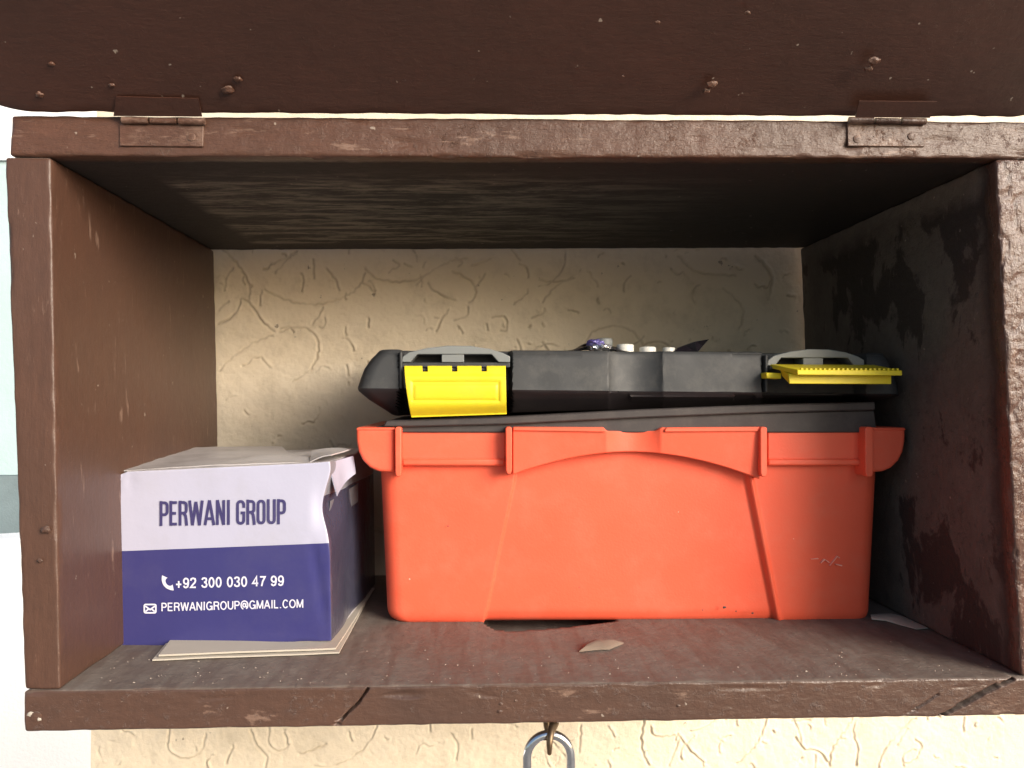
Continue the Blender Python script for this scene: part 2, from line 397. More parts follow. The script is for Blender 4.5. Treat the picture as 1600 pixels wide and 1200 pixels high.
def build_wall():
    x0, x1, z0, z1, h = WL, .56, -.42, .24, .00105
    nx, nz = int((x1-x0)/h)+1, int((z1-z0)/h)+1
    xs = np.linspace(x0, x1, nx); zs = np.linspace(z0, z1, nz); hx = xs[1]-xs[0]; hz = zs[1]-zs[0]
    D = np.full((nz, nx), 1.0); D2 = np.full((nz, nx), 1.0)
    world = [[(P(x, y, WY).x, P(x, y, WY).z) for x, y in a] for a in arcs]
    nmain = len(world)
    for _ in range(620):                 # short scratches between the big sweeps
        cx, cz = rng.uniform(x0, x1), rng.uniform(z0, z1); r = rng.uniform(.0015, .006) if rng.random() < .6 else rng.uniform(.006, .018); a0 = rng.uniform(0, 6.28); sp = rng.uniform(.6, 2.4)
        world.append([(cx+r*math.cos(a0+sp*t/5), cz+r*math.sin(a0+sp*t/5)*rng.uniform(.8, 1.2)) for t in range(6)])
    for _ in range(16):                  # more big sweeps above the toolbox, right of centre
        cx, cz = rng.uniform(-.1, .38), rng.uniform(.02, .2); r = rng.uniform(.02, .05); a0 = rng.uniform(0, 6.28); sp = rng.uniform(.8, 2.0)
        world.append([(cx+r*math.cos(a0+sp*t/12), cz+r*math.sin(a0+sp*t/12)) for t in range(13)])
    for _ in range(16):                  # more big sweeps low down
        cx, cz = rng.uniform(x0, x1), rng.uniform(-.45, -.28); r = rng.uniform(.03, .06); a0 = rng.uniform(0, 6.28); sp = rng.uniform(1.2, 2.6)
        world.append([(cx+r*math.cos(a0+sp*t/12), cz+r*math.sin(a0+sp*t/12)) for t in range(13)])
    def stamp(A, px, pz):
        i0 = int((px-x0)/hx); j0 = int((pz-z0)/hz); w = 5
        a, b = max(0, i0-w), min(nx, i0+w+1); c, d = max(0, j0-w), min(nz, j0+w+1)
        if a >= b or c >= d: return
        dd = np.hypot(xs[None, a:b]-px, zs[c:d, None]-pz); A[c:d, a:b] = np.minimum(A[c:d, a:b], dd)
    D3 = np.full((nz, nx), 1.0)
    for wi, pl in enumerate(world):
        # Catmull-Rom smoothing of each stroke
        pp = [pl[0]]+pl+[pl[-1]]
        for i in range(1, len(pp)-2):
            p0, p1, p2, p3 = pp[i-1:i+3]
            n = max(2, int(math.hypot(p2[0]-p1[0], p2[1]-p1[1])/.0008))
            for s in range(n):
                t = s/n
                q = [.5*((2*p1[k])+(-p0[k]+p2[k])*t+(2*p0[k]-5*p1[k]+4*p2[k]-p3[k])*t*t+(-p0[k]+3*p1[k]-3*p2[k]+p3[k])*t**3) for k in (0, 1)]
                q[0] += noise.noise(Vector((q[0]*190, q[1]*190, 0)))*.0013; q[1] += noise.noise(Vector((q[0]*190, q[1]*190, 7)))*.0013
                stamp(D3 if wi < nmain else D, q[0], q[1]); stamp(D2, q[0]+.0015, q[1]+.0016)
    def smooth_noise(n, seed):
        g = np.random.default_rng(seed).uniform(-1, 1, (n, int(n*nx/nz)+1))
        yi = np.linspace(0, g.shape[0]-1.001, nz); xi = np.linspace(0, g.shape[1]-1.001, nx)
        y0 = yi.astype(int); X0 = xi.astype(int); fy = (yi-y0)[:, None]; fx = (xi-X0)[None]; fy = fy*fy*(3-2*fy); fx = fx*fx*(3-2*fx)
        return (g[y0][:, X0]*(1-fy)*(1-fx)+g[y0][:, X0+1]*(1-fy)*fx+g[y0+1][:, X0]*fy*(1-fx)+g[y0+1][:, X0+1]*fy*fx)
    amp = np.clip(.8 + .55*smooth_noise(26, 1) + .6*smooth_noise(120, 11), 0, 1.6)
    gr = np.exp(-(D/.00100)**2)*np.clip(amp*1.25-.15, 0, 1.2)
    am = np.clip(.95 + .45*smooth_noise(50, 12), .35, 1.4)
    gr = np.maximum(gr, np.exp(-(D3/.00115)**2)*am)
    H = gr*.0015 - np.exp(-(D2/.0013)**2)*amp*.0011            # +y is into the wall
    H += smooth_noise(7, 2)*.0016 + smooth_noise(22, 3)*.0006 + smooth_noise(70, 4)*.00030 + smooth_noise(200, 5)*.00020
    H = np.clip(H, -.0029, .006)
    edge = np.minimum(np.minimum(np.arange(nx)[None], nx-1-np.arange(nx)[None]), np.minimum(np.arange(nz)[:, None], nz-1-np.arange(nz)[:, None]))
    H *= np.clip(edge/4, 0, 1)
    XX, ZZ = np.meshgrid(xs, zs)
    co = np.stack([XX, np.full_like(XX, WY)+H, ZZ], -1).reshape(-1, 3)
    I = (np.arange(nz-1)[:, None]*nx + np.arange(nx-1)[None]).ravel()
    quads = np.stack([I, I+1, I+1+nx, I+nx], -1)
    # the plain rest of the wall round the patch
    x2, zb, zt = 1.3, GZ, .47
    ex = np.array([(x1, WY, z0), (x2, WY, z0), (x2, WY, z1), (x1, WY, z1), (x0, WY, zb), (x2, WY, zb), (x2, WY, z0), (x0, WY, z0), (x0, WY, z1), (x2, WY, z1), (x2, WY, zt), (x0, WY, zt),
                   (x0, WY+.25, zb), (x0, WY+.25, zt), (x2, WY+.25, zt), (x2, WY+.25, zb)])
    b = len(co); co = np.concatenate([co, ex])
    quads = np.concatenate([quads, np.array([(0, 1, 2, 3), (4, 5, 6, 7), (8, 9, 10, 11), (12, 4, 11, 13), (11, 10, 14, 13), (5, 15, 14, 10), (12, 13, 14, 15)])+b])
    me = bpy.data.meshes.new('wall')
    me.vertices.add(len(co)); me.vertices.foreach_set('co', co.astype(np.float32).ravel())
    me.loops.add(len(quads)*4); me.loops.foreach_set('vertex_index', quads.astype(np.int32).ravel())
    me.polygons.add(len(quads)); me.polygons.foreach_set('loop_start', np.arange(len(quads), dtype=np.int32)*4)
    me.update(calc_edges=True)
    sm = np.ones(len(quads), dtype=bool); sm[-7:] = False
    me.polygons.foreach_set('use_smooth', sm)
    at = me.attributes.new('groove', 'FLOAT', 'POINT')
    at.data.foreach_set('value', np.concatenate([gr.ravel(), np.zeros(len(ex))]).astype(np.float32))
    me.materials.append(M['wall']); me.validate()
    o = bpy.data.objects.new('wall', me); C.objects.link(o)
    tag(o, 'cream stucco wall with scratched curved trowel marks behind the brown cabinet', 'wall')
build_wall()

# ------------------------------------------------------------------ cabinet
D_ = .312
cab = empty('wall_cabinet', (0, .15, P(800, 1072, 0).z), 'brown painted wooden cabinet fixed on the wall with its flap raised', 'cabinet')
def depth(p, d=D_): return Vector((p.x, d, p.z))
TL, TR = P(17, 180, 0), P(1618, 190, 0)                      # top board, outer top edge
TLb, TRb = P(14, 243, 0), P(1622, 247, 0)
BL, BRr = P(36, 1080, 0), P(1640, 1058, 0)                   # shelf, upper edge
BLb, BRb = P(38, 1144, 0), P(1645, 1117, 0)
def hexa(a, b, c, d, Y0=0, Y1=D_):
    """a,b = lower left/right, c,d = upper left/right corners of the front"""
    f = lambda p, Y: Vector((p.x, Y, p.z))
    return [[[f(a, Y0), f(c, Y0)], [f(a, Y1), f(c, Y1)]], [[f(b, Y0), f(d, Y0)], [f(b, Y1), f(d, Y1)]]]
def top_disp(u, w, n):
    d = Vector((0, 0, 0))
    if n.y < -.3:
        v = noise.noise(Vector((w.x*35, 3, w.z*160))); d.y += max(0, v-.25)*.003
    return d
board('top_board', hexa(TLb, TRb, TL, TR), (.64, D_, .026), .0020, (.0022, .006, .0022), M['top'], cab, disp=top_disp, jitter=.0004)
cracks = [[((1468, 1120), (1500, 1104), (1518, 1094), (1540, 1082), (1560, 1072), (1584, 1062)), .0010, .009], [((1496, 1102), (1530, 1083), (1556, 1070)), .0006, .006], [((1415, 1119), (1440, 1102), (1466, 1085)), .0005, .0025],
          [((527, 1132), (545, 1112), (560, 1098), (575, 1076)), .0006, .005]]
crw = [([(P(x, y, 0).x, P(x, y, 0).z) for x, y in pl], w, dp) for pl, w, dp in cracks]
hole = [P(762, 971, .158), P(960, 971, .158)]
def floor_hit(px, py):
    d = ray(px, py); zz = cam.location.z; z = P(800, 1072, 0).z
    for _ in range(6):
        t = (z - zz)/d.z; p = cam.location + d*t
        fx = (p.x-BL.x)/(BRr.x-BL.x); z = BL.z*(1-fx)+BRr.z*fx
    return Vector((p.x, p.y, z))
hl = [floor_hit(x, y) for x, y in ((758, 974), (775, 984), (800, 986), (850, 983), (900, 978), (960, 971))]
def shelf_disp(u, w, n):
    d = Vector((0, 0, 0))
    if n.y < -.3 or n.z > .5:
        for pl, wd, dp in crw:
            for a, b in zip(pl, pl[1:]):
                if a[0]-.01 < w.x < b[0]+.01 and w.y < .01:
                    s, t = seg_dist((w.x, w.z), a, b)
                    wq = wd*(1+.5*noise.noise(w*300))
                    if s < wd*2.5: d.y = max(d.y, dp*math.exp(-(s/wq)**4))
    if n.z > .9:
        if hl[0].x < w.x < hl[-1].x:
            for a, b in zip(hl, hl[1:]):
                if a.x <= w.x <= b.x:
                    t = (w.x-a.x)/(b.x-a.x); yy = a.y*(1-t)+b.y*t
                    if w.y > yy and w.y < yy+.07: d.z -= .011*min(1, (w.y-yy)/.0015)
    if n.y < -.5 and w.z > -.186: d.y += max(0, noise.noise(Vector((w.x*40, 9, w.z*150)))-.3)*.003
    return d
shelf = board('bottom_board', hexa(BLb, BRb, BL, BRr), (.64, D_, .026), .0018, (.0026, .0030, .0007), M['shelf'], cab, disp=shelf_disp, jitter=.00032,
      dense=(((.86, .98, .0006), (.295, .345, .0006)), ((.40, .58, .0015),), ()))
# side boards, butted between the top board and the shelf
sL = [P(5, 244.5, 0), P(77, 244.5, 0), P(36, 1079, 0), P(92, 1078.5, 0)]
board('side_board', hexa(sL[2], sL[3], sL[0], sL[1], .0015), (.027, D_, .333), .0018, (.0022, .006, .003), M['left'], cab, jitter=.0003)
sR = [P(1558, 248, 0), P(1621, 248.5, 0), P(1598, 1057.5, 0), P(1660, 1057, 0)]
def right_disp(u, w, n):
    if n.y < -.5:
        a = abs(noise.noise(Vector((w.x*70, 1, w.z*38)))); ck = -.0012*math.exp(-(a/.05)**2)
        return Vector((0, -max(0, noise.noise(Vector((w.x*90, 1, w.z*45))))*.0006 - noise.noise(w*300)*.0003 - ck, 0))
    return Vector((0, 0, 0))
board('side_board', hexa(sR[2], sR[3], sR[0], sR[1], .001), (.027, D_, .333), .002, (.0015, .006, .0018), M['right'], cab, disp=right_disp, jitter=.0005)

# raised flap, leaning out over the opening
LT = R(52)
lu = Vector((0, -math.sin(LT), math.cos(LT))); ln = Vector((0, math.cos(LT), math.sin(LT)))
def lid():
    a, b = P(-14, 178, -.004), P(1600, 185.5, -.004); b = a + (b-a)*1.02
    L, T = .36, .02
    c = [[[None, None], [None, None]], [[None, None], [None, None]]]
    for i, p in enumerate((a, b)):
        for j in range(2):
            for k in range(2):
                c[i][j][k] = p + ln*(T*j) + lu*(L*k)
    def dsp(u, w, n):
        # corner worn round
        d = Vector((0, 0, 0))
        q = max(0, .028-u.x*.66)/.028; 
        if u.z < .5: d += lu*(.008*q*q)*(1 if u.z < .03 else max(0, 1-(u.z-.03)/.05))
        q2 = max(0, u.x*.66-.637)/.023
        if u.z < .5: d += lu*(.006*q2*q2)*(1 if u.z < .03 else max(0, 1-(u.z-.03)/.05))
        if u.z < .03: d += lu*(abs(noise.noise(Vector((w.x*55, 2, 2))))*.0010)
        return d
    return board('lid', c, (.66, T, L), .003, (.003, .006, .004), M['lid'], cab, disp=dsp, jitter=.0005)
flap = lid()
def on_lid(px, py, lift=0.0):            # point on the flap's inner face under a pixel
    a = P(-14, 178, -.004); d = ray(px, py); t = (a-cam.location).dot(ln)/d.dot(ln)
    return cam.location + d*t - ln*lift
def hinge(x0, x1, yl, screws, up):
    # lower leaf, barrel, screws, upper leaf
    lf = prism('hinge', [(x0, 192), (x1, 193), (x1-1, yl), (x0+1, yl-1)], -.0014, .0005, M['top'], cab, .0004)
    kz = P((x0+x1)/2, 188, -.004)
    n = 3; xa, xb = P(x0+2, 188, -.004).x, P(x1+3, 188, -.004).x
    for i in range(n):
        q0 = xa+(xb-xa)*(i+.04)/n; q1 = xa+(xb-xa)*(i+.96)/n
        if i % 2 == 0 or True:
            tube('knuckle', [(q0, -.0030, kz.z), (q1, -.0030, kz.z)], .0021 if i % 2 == 0 else .0018, M['hinge'], lf, 12)
    for sx, sy in screws:
        p = P(sx, sy, -.0028)
        tube('screw', [(p.x, -.0010, p.z), (p.x, -.0019, p.z), (p.x, -.0022, p.z)], [.0027, .0025, .0015], M['top'], lf, 14)
    q = [on_lid(*p) for p in up]; f = [v - ln*.0009 for v in q]
    mk('leaf', q+f, [(0, 1, 2, 3), (4, 5, 6, 7), (0, 1, 5, 4), (1, 2, 6, 5), (2, 3, 7, 6), (3, 0, 4, 7)], M['lid'], lf)
    return lf
hinge(186, 318, 229, [(298, 213)], [(178, 180), (316, 181), (310, 153), (182, 150)])
hinge(1324, 1446, 229, [(1341, 216), (1426, 212)], [(1336, 182), (1452, 183), (1464, 158), (1342, 157)])
# lumps of filler on the flap and a nail head on the shelf edge
def lump(name, p, nrm, r, m, parent, seed=0, squash=.35):
    bm = bmesh.new(); bmesh.ops.create_icosphere(bm, subdivisions=3, radius=1)
    q = nrm.to_track_quat('Z', 'Y')
    vs = []
    for v in bm.verts:
        s = 1+.45*noise.noise(v.co*1.3+Vector((seed, 0, 0)))+.2*noise.noise(v.co*4+Vector((seed, 3, 0)))
        vs.append(p + q @ Vector((v.co.x*r*s, v.co.y*r*s*.7, v.co.z*r*squash*s)))
    fs = [[v.index for v in f.verts] for f in bm.faces]; bm.free()
    return mk(name, vs, fs, m, parent, smooth=True)
for i, (x, y, r) in enumerate(((357, 141, .0045), (372, 124, .003), (1112, 132, .004), (1104, 142, .0028), (1366, 96, .0045), (1357, 108, .003), (62, 148, .0032), (1028, 35, .0018), (80, 100, .0022), (973, 119, .001), (1168, 20, .002), (175, 133, .0022))):
    lump('paint_drip', on_lid(x, y), -ln, r*.8, M['lump'] if 'lump' in M else M['hinge'], cab, i*3.1, .4)
p = P(57, 1120, 0); tube('nail_head', [(p.x, .001, p.z), (p.x, -.0006, p.z), (p.x, -.0009, p.z)], [.0034, .0032, .0022], M['shelf'], cab, 12)
lump('paint_drip', P(48, 1116, -.0002), Vector((0, -1, 0)), .0022, M['env'], cab, 4, .2); lump('paint_drip', P(61, 1124, -.0008), Vector((0, -1, 0)), .0014, M['env'], cab, 9, .2)
for i, (x, y, r) in enumerate(((72, 828, .0028), (62, 876, .0016), (781, 1112, .0016), (783, 1100, .0013), (806, 1095, .001), (1060, 1103, .0012))):
    lump('paint_drip', P(x, y, -.0002), Vector((0, -1, 0)), r, M['shelf'], cab, i*2.3, .35)

# staple and padlock
pt = P(862, 1126, .012)
st = empty('staple', (pt.x, .012, pt.z), 'rusty brown staple driven under the middle of the cabinet shelf', 'staple')
pts = [P(868, 1120, .012) + Vector((0, .006, .006)), P(866, 1131, .006), P(861, 1143, -.002), P(859.5, 1155, -.006), P(859, 1166, -.0065), P(858.5, 1177, -.005)]
tube('prong', pts, [.0034, .0030, .0024, .0019, .0016, .0014], M['rust'], st, 12)
pts = [P(852, 1120, .012) + Vector((0, .010, .006)), P(855, 1133, .016), P(858, 1150, .018), P(858, 1166, .012), P(858.4, 1175, .004), P(858.5, 1177, -.003)]
tube('loop', pts, [.0026, .0024, .0020, .0017, .0015, .0013], M['rust'], st, 12)
pl = empty('padlock', tuple(P(858, 1330, .004)), 'chrome padlock hanging by its shackle from the staple under the cabinet', 'padlock')
ctr = P(858, 1183, .004); rr = (P(892, 1183, .004).x - P(824, 1183, .004).x)/2; rt = .0030
path = [ctr + Vector((-rr, 0, -.052)), ctr + Vector((-rr, 0, -.02))]
path += [ctr + Vector((-rr*math.cos(math.pi*i/20), 0, rr*1.02*math.sin(math.pi*i/20))) for i in range(21)]
path += [ctr + Vector((rr, 0, -.02)), ctr + Vector((rr, 0, -.052))]
tube('shackle', path, rt, M['chrome'], pl, 20)
b0 = ctr + Vector((0, 0, -.045)); boxw('lock_body', (b0.x-.024, b0.y-.008, b0.z-.034), (b0.x+.024, b0.y+.008, b0.z), M['chrome'], pl, .003)
tube('keyhole', [(b0.x, b0.y-.0075, b0.z-.020), (b0.x, b0.y-.0095, b0.z-.020)], .005, M['rust'], pl, 16)

# ------------------------------------------------------------------ toolbox
fb = floor_hit(980, 971); YB = fb.y; FZ = fb.z                # foot line of the toolbox front
YT = YB - .006; YR = YB - .020; YBK = .300                    # upper body front, rim front, back
tb = empty('toolbox', (P(980, 971, YB).x, (YB+YBK)/2, floor_hit(980, 971).z), 'orange plastic toolbox with black lid and yellow latches on the shelf', 'toolbox')
def smooth(a, b, x):
    t = max(0, min(1, (x-a)/(b-a))); return t*t*(3-2*t)
def arch_y(px):                          # lower edge of the arched rim panel
    t = (px-985)/187; return 706 + 37*abs(t)**1.9
def body():
    V, Fc = [], []; rows = []
    ys = [972.5, 972, 970.5, 968, 965, 961, 956, 950] + [950-3*i for i in range(1, 88)] + [686, 680, 672]
    for y in ys:
        k = (972-y)/(972-738)            # 0 foot, 1 top
        bot = max(0, min(1, (972.5-y)/16)); rb = 1-math.sqrt(max(0, 1-(1-bot)**2))       # rounded foot edge
        xl = 603 - 11*k + rb*15; xr = 1366 + 12*k - rb*15
        Yf = YB - .006*k + rb*.006
        a, b = P(xl, y, Yf), P(xr, y, Yf)
        rows.append((a, b, Yf, y))
    NC = 400; rc = .014
    for a, b, Yf, y in rows:
        ring = []
        n = 0
        for i in range(NC+1):            # front, left to right, with rounded corners
            t = i/NC; x = a.x + (b.x-a.x)*t; z = a.z + (b.z-a.z)*t
            e = min(x-a.x, b.x-x); Y = Yf
            if e < rc: Y = Yf + rc - math.sqrt(max(0, rc*rc-(rc-e)**2))
            px, py = PR((x, Yf, z))
            xlL = 805 - (y-745)*.213 if y > 745 else 805
            xlR = 1166 + 47*max(0, (y-735)/237)**1.0 if y > 735 else 1166
            ay = arch_y(px)
            inside = smooth(xlL-1.0, xlL+2.0, px)*smooth(xlR+1.5, xlR-5, px)
            if y > 745 or py > ay-8: Y += .0036*inside
            # shallow swelling of the wall
            Y -= .0015*math.sin(math.pi*max(0, min(1, (px-600)/765)))
            Y += -.0022*math.exp(-((px-xlR-4)/3.5)**2)*(1 if y > 742 else 0)
            if y > 960: z += .0016*inside
            ring.append(Vector((x, Y, z)))
        for i in range(1, 12): ring.append(Vector((b.x, Yf+rc+(YBK-rc-Yf)*i/12, b.z)))
        for i in range(0, 21): ring.append(Vector((b.x+(a.x-b.x)*i/20, YBK, b.z+(a.z-b.z)*i/20)))
        for i in range(1, 12): ring.append(Vector((a.x, YBK-(YBK-rc-Yf)*i/12, a.z)))
        V += ring; n = len(ring)
    for r in range(len(rows)-1):
        for i in range(n): Fc.append((r*n+i, r*n+(i+1) % n, (r+1)*n+(i+1) % n, (r+1)*n+i))
    Fc.append(list(range(n)))
    return mk('body', V, Fc, M['orange'], tb, smooth=True)
body()
def lobe(xs, flip):
    # rounded bulge of the rim at each end: outline swept back along the side
    out = [(558, 669), (556.5, 674), (557, 690), (560, 706), (567, 720), (578, 731), (592, 737), (606, 738), (617, 738), (617, 669)]
    if flip: out = [(1972-x, y) for x, y in out]
    o = prism('rim_lobe', out, YR+.001, YBK-.01, M['orange'], tb, .0085, 6)
    lip = [(557, 668), (617, 668), (617, 673), (556, 673)]
    if flip: lip = [(1972-x, y) for x, y in lip]
    prism('lip', lip, YR+.0004, YBK-.012, M['orange'], o, .0030, 4)
lobe(None, False); lobe(None, True)
def rib(x0, x1, y1, yf=YR):
    prism('rib', [(x0, 669), (x0+2.5, 667), (x1-2.5, 667), (x1, 669), (x1, y1-6), (x1-2, y1), (x0+2.5, y1), (x0+.5, y1-6)], yf-.004, YB+.004, M['orange'], tb, .0012, 3)
rib(617, 627, 745); rib(790, 800, 741); rib(1188, 1199, 745); rib(1352, 1365, 745)
def recess(x0, x1):
    """wall behind a latch with its sill"""
    prism('latch_recess', [(x0, 667.5), (x1, 667.5), (x1, 724), (x0, 724)], YT-.006, YT+.012, M['orange'], tb, .0008)
    prism('sill', [(x0, 717), (x1, 717), (x1, 728), (x0, 728)], YT-.0085, YT+.010, M['orange'], tb, .0018, 3)
recess(628, 789.5); recess(1200, 1351.5)
def rim_panel():
    V, Fc = [], []; xs = [801+ (1187.5-801)*i/150 for i in range(151)]; R_ = 10
    for x in xs:
        nt = smooth(938, 952, x)*smooth(1036, 1022, x)         # finger notch in the middle
        yt = 668 + 5.5*nt; yb = arch_y(x)
        sc = .0075*math.sin(math.pi*max(0, min(1, (x-948)/84)))**.8 if 948 < x < 1032 else 0
        col = []
        for j in range(R_+1):
            t = j/R_; y = yt+(yb-yt)*t
            e = .0012*(1-smooth(0, .06, t)) if False else 0
            Y = YR + sc*(1-.5*t) + .0035*t
            col.append(P(x, y, Y+e))
        back = [Vector((col[-1].x, YB+.006, col[-1].z)), Vector((col[0].x, YB+.002, col[0].z))]
        V += col+back
    n = R_+3
    for i in range(len(xs)-1):
        for j in range(n): Fc.append((i*n+j, i*n+(j+1) % n, (i+1)*n+(j+1) % n, (i+1)*n+j))
    Fc += [list(range(n)), list(range((len(xs)-1)*n, len(xs)*n))]
    o = mk('rim_panel', V, Fc, M['orange'], tb, smooth=True); bevel(o, .0009, 3, 40)
    # raised lip along its top
    prism('lip', [(802, 667), (943, 667.5), (946, 671), (946, 675), (802, 673)], YR-.0016, YR+.004, M['orange'], o, .0006)
    prism('lip', [(1187, 667), (1042, 668), (1039, 671), (1039, 675), (1187, 674)], YR-.0016, YR+.004, M['orange'], o, .0006)
rim_panel()
# dark tray standing in the body, with a lip that rises to the right
prism('tray', [(585, 668), (640, 656), (1366, 641), (1370, 668), (1366, 676), (610, 676)], YR+.006, YBK-.02, M['tray'], tb, .001)
prism('tray_lip', [(604, 657), (800, 651), (1000, 640), (1200, 632), (1368, 628), (1368, 641), (1200, 645), (1000, 653), (800, 663), (640, 667), (598, 667)], YR+.002, YBK-.03, M['tray'], tb, .0012)

YL = YR - .001
def lid_shell():
    lv = [(650, 628, 616, 1380, .024), (648, 626, 610, 1384, .0215), (640, 624, 598, 1392, .016), (625, 620, 574, 1404, .007), (611, 618, 557, 1413, .0012), (606.5, 615.5, 555.5, 1413, 0),
          (604, 613, 556, 1413, .0003), (590, 598, 560.5, 1409, .0012), (575, 580, 566.5, 1403, .0022), (560, 565, 577, 1397, .0032), (550, 556, 587, 1391, .0042), (547, 552.5, 590, 1388, .0055), (545.8, 551.3, 594, 1384, .009)]
    # split levels for a clean recess
    fine = []
    for a, b in zip(lv, lv[1:]):
        for s in range(3): fine.append(tuple(a[i]+(b[i]-a[i])*s/3 for i in range(5)))
    fine.append(lv[-1]); V, Fc = [], []; NC = 420; rc = .012; mi = []
    for yl, yr, xl, xr, dy in fine:
        Yf = YL+dy; a, b = P(xl, yl, Yf), P(xr, yr, Yf); ring = []
        for i in range(NC+1):
            t = i/NC; x = a.x+(b.x-a.x)*t; z = a.z+(b.z-a.z)*t; e = min(x-a.x, b.x-x); Y = Yf
            if e < rc: Y += rc-math.sqrt(max(0, rc*rc-(rc-e)**2))
            px, py = PR((x, Yf, z))
            rec = smooth(624, 627, px)*smooth(800, 797, px) + smooth(1190, 1193, px)*smooth(1353, 1350, px)
            Y += .016*rec
            if 951 < px < 1035: Y += .0075*math.sin(math.pi*(px-951)/84)**.7*(1 if py < 612 else .6)
            if py < 612:
                Y += .0006*noise.noise(Vector((x*40, 0, z*40)))
                if rec < .5 and abs(py-(553+.004*(px-556))) < 1.2: Y += .0007
            else:
                if 985 < px < 1146 : Y -= .003*math.exp(-((py-621)/3.5)**2)
                if 1178 < px < 1330 : Y -= .003*math.exp(-((py-621)/3.5)**2)
            ring.append(Vector((x, Y, z)))
        for i in range(1, 10): ring.append(Vector((b.x, Yf+rc+(YBK-.004-rc-Yf)*i/10, b.z)))
        for i in range(0, 11): ring.append(Vector((b.x+(a.x-b.x)*i/10, YBK-.004, b.z+(a.z-b.z)*i/10)))
        for i in range(1, 10): ring.append(Vector((a.x, YBK-.004-(YBK-.004-rc-Yf)*i/10, a.z)))
        V += ring; n = len(ring)
    for r in range(len(fine)-1):
        for i in range(n):
            Fc.append((r*n+i, r*n+(i+1) % n, (r+1)*n+(i+1) % n, (r+1)*n+i)); mi.append(1 if r < 15 else 0)
    Fc += [list(range(n)), list(range((len(fine)-1)*n, len(fine)*n))]; mi += [1, 0]
    return mk('lid', V, Fc, [M['lidgrey'], M['black']], tb, smooth=True, midx=mi, angle=28)
lidshell = lid_shell()
def latch_cover(dx, dy, sx=1.0):
    q = lambda pts: [(dx+(x-632)*sx, y+dy) for x, y in pts]
    o = prism('latch_cover', q([(627, 566), (629, 557), (640, 550), (668, 543.5), (700, 540), (735, 540.5), (765, 545), (785, 551), (797, 557), (797, 566), (779, 566), (768, 553.5), (652, 553.5), (641, 566)]), YL+.0002, YL+.03, M['grey'], tb, .0006)
    prism('bar', q([(627, 566.3), (797, 566.3), (797, 574), (627, 574)]), YL+.002, YL+.03, M['lidgrey'], o, .0006)
    prism('bridge', q([(690, 553.8), (725, 553.8), (725, 566.1), (690, 566.1)]), YL+.001, YL+.03, M['grey'], o, .0005)
    prism('cheek', q([(624, 549), (628.5, 549), (628.5, 607), (624, 607)]), YL-.0012, YL+.03, M['lidgrey'], o, .0008)
    return o
latch_cover(632, 0); latch_cover(1203, 5.5, .895)
def latch_closed():
    nu, nv = 96, 46; V, Fc = [], []
    for j in range(nv+1):
        v = j/nv
        for i in range(nu+1):
            u = i/nu
            x = 632+158*u + (1-u)*11*v**1.6 + u*1.5*v; y = 573+79*v - 5*u*v
            Y = YL - .0040 - .0050*math.sin(math.pi*min(1, v*1.05))**.8 + .004*smooth(.75, 1, v)
            px = x
            inx = smooth(641, 644.5, px)*smooth(783, 779.5, px); iny = smooth(594, 597, y)*smooth(629, 626, y)
            Y += .0010*inx*iny
            in2 = smooth(647, 649, px)*smooth(777, 775, px)*smooth(601, 603, y)*smooth(624, 622, y)
            Y -= .0006*in2
            Y -= .0006*math.exp(-((y-590)/3)**2)
            V.append(P(x, y, Y))
    for j in range(nv):
        for i in range(nu):
            x = 632+158*(i+.5)/nu; y = 573+79*(j+.5)/nv
            if y < 581 and any(a < x < a+8.5 for a in (659.5, 706, 752)): continue
            Fc.append((j*(nu+1)+i, j*(nu+1)+i+1, (j+1)*(nu+1)+i+1, (j+1)*(nu+1)+i))
    o = mk('latch', V, Fc, M['yellow'], tb, smooth=True)
    s = o.modifiers.new('solid', 'SOLIDIFY'); s.thickness = .0024; s.offset = 0
    b = o.modifiers.new('bev', 'BEVEL'); b.width = .0006; b.segments = 2; b.limit_method = 'ANGLE'; b.angle_limit = R(50)
    tube('hinge_pin', [P(634, 578, YL-.002), P(789, 578, YL-.002)], .0016, M['lidgrey'], o, 10)
latch_closed()
def latch_open():
    # swung up and out, seen almost edge on
    YO = YL-.036
    def slab(name, tl, tr, bl, br, Y0, Y1, par):   # front edge pixels at Y0; back edge at Y1 through the given pixels
        (a, b), (c, d) = tl, tr
        f = [P(*tl[0], Y0), P(*tl[1], Y0), P(*bl[1], Y0), P(*bl[0], Y0), P(*tr[0], Y1), P(*tr[1], Y1), P(*br[1], Y1), P(*br[0], Y1)]
        o = mk(name, f, [(0, 1, 2, 3), (4, 5, 6, 7), (0, 1, 5, 4), (1, 2, 6, 5), (2, 3, 7, 6), (3, 0, 4, 7)], M['yellow'], par); bevel(o, .0006); return o
    o = slab('latch', ((1246, 577.5), (1410, 579)), ((1203, 569), (1366, 570)), ((1246, 586), (1410, 587)), ((1203, 575), (1366, 576)), YO, YL-.001, tb)
    slab('panel', ((1232, 584), (1393, 586)), ((1218, 576), (1378, 578)), ((1233, 600), (1393, 600.5)), ((1222, 588), (1378, 589)), YO+.008, YL-.008, o)
    prism('tab', [(1197, 582), (1221, 583), (1221, 592), (1198, 591)], YL-.010, YL+.002, M['yellow'], o, .0006)
    for i in range(22):
        x = 1252+7.1*i; prism('tooth', [(x, 575.6), (x+3.2, 575.6), (x+3.2, 579), (x, 579)], YO+.0006, YO+.003, M['yellow'], o, 0)
    tube('hinge_pin', [P(1203, 575, YL-.003), P(1352, 577, YL-.003)], .0014, M['lidgrey'], o, 10)
latch_open()
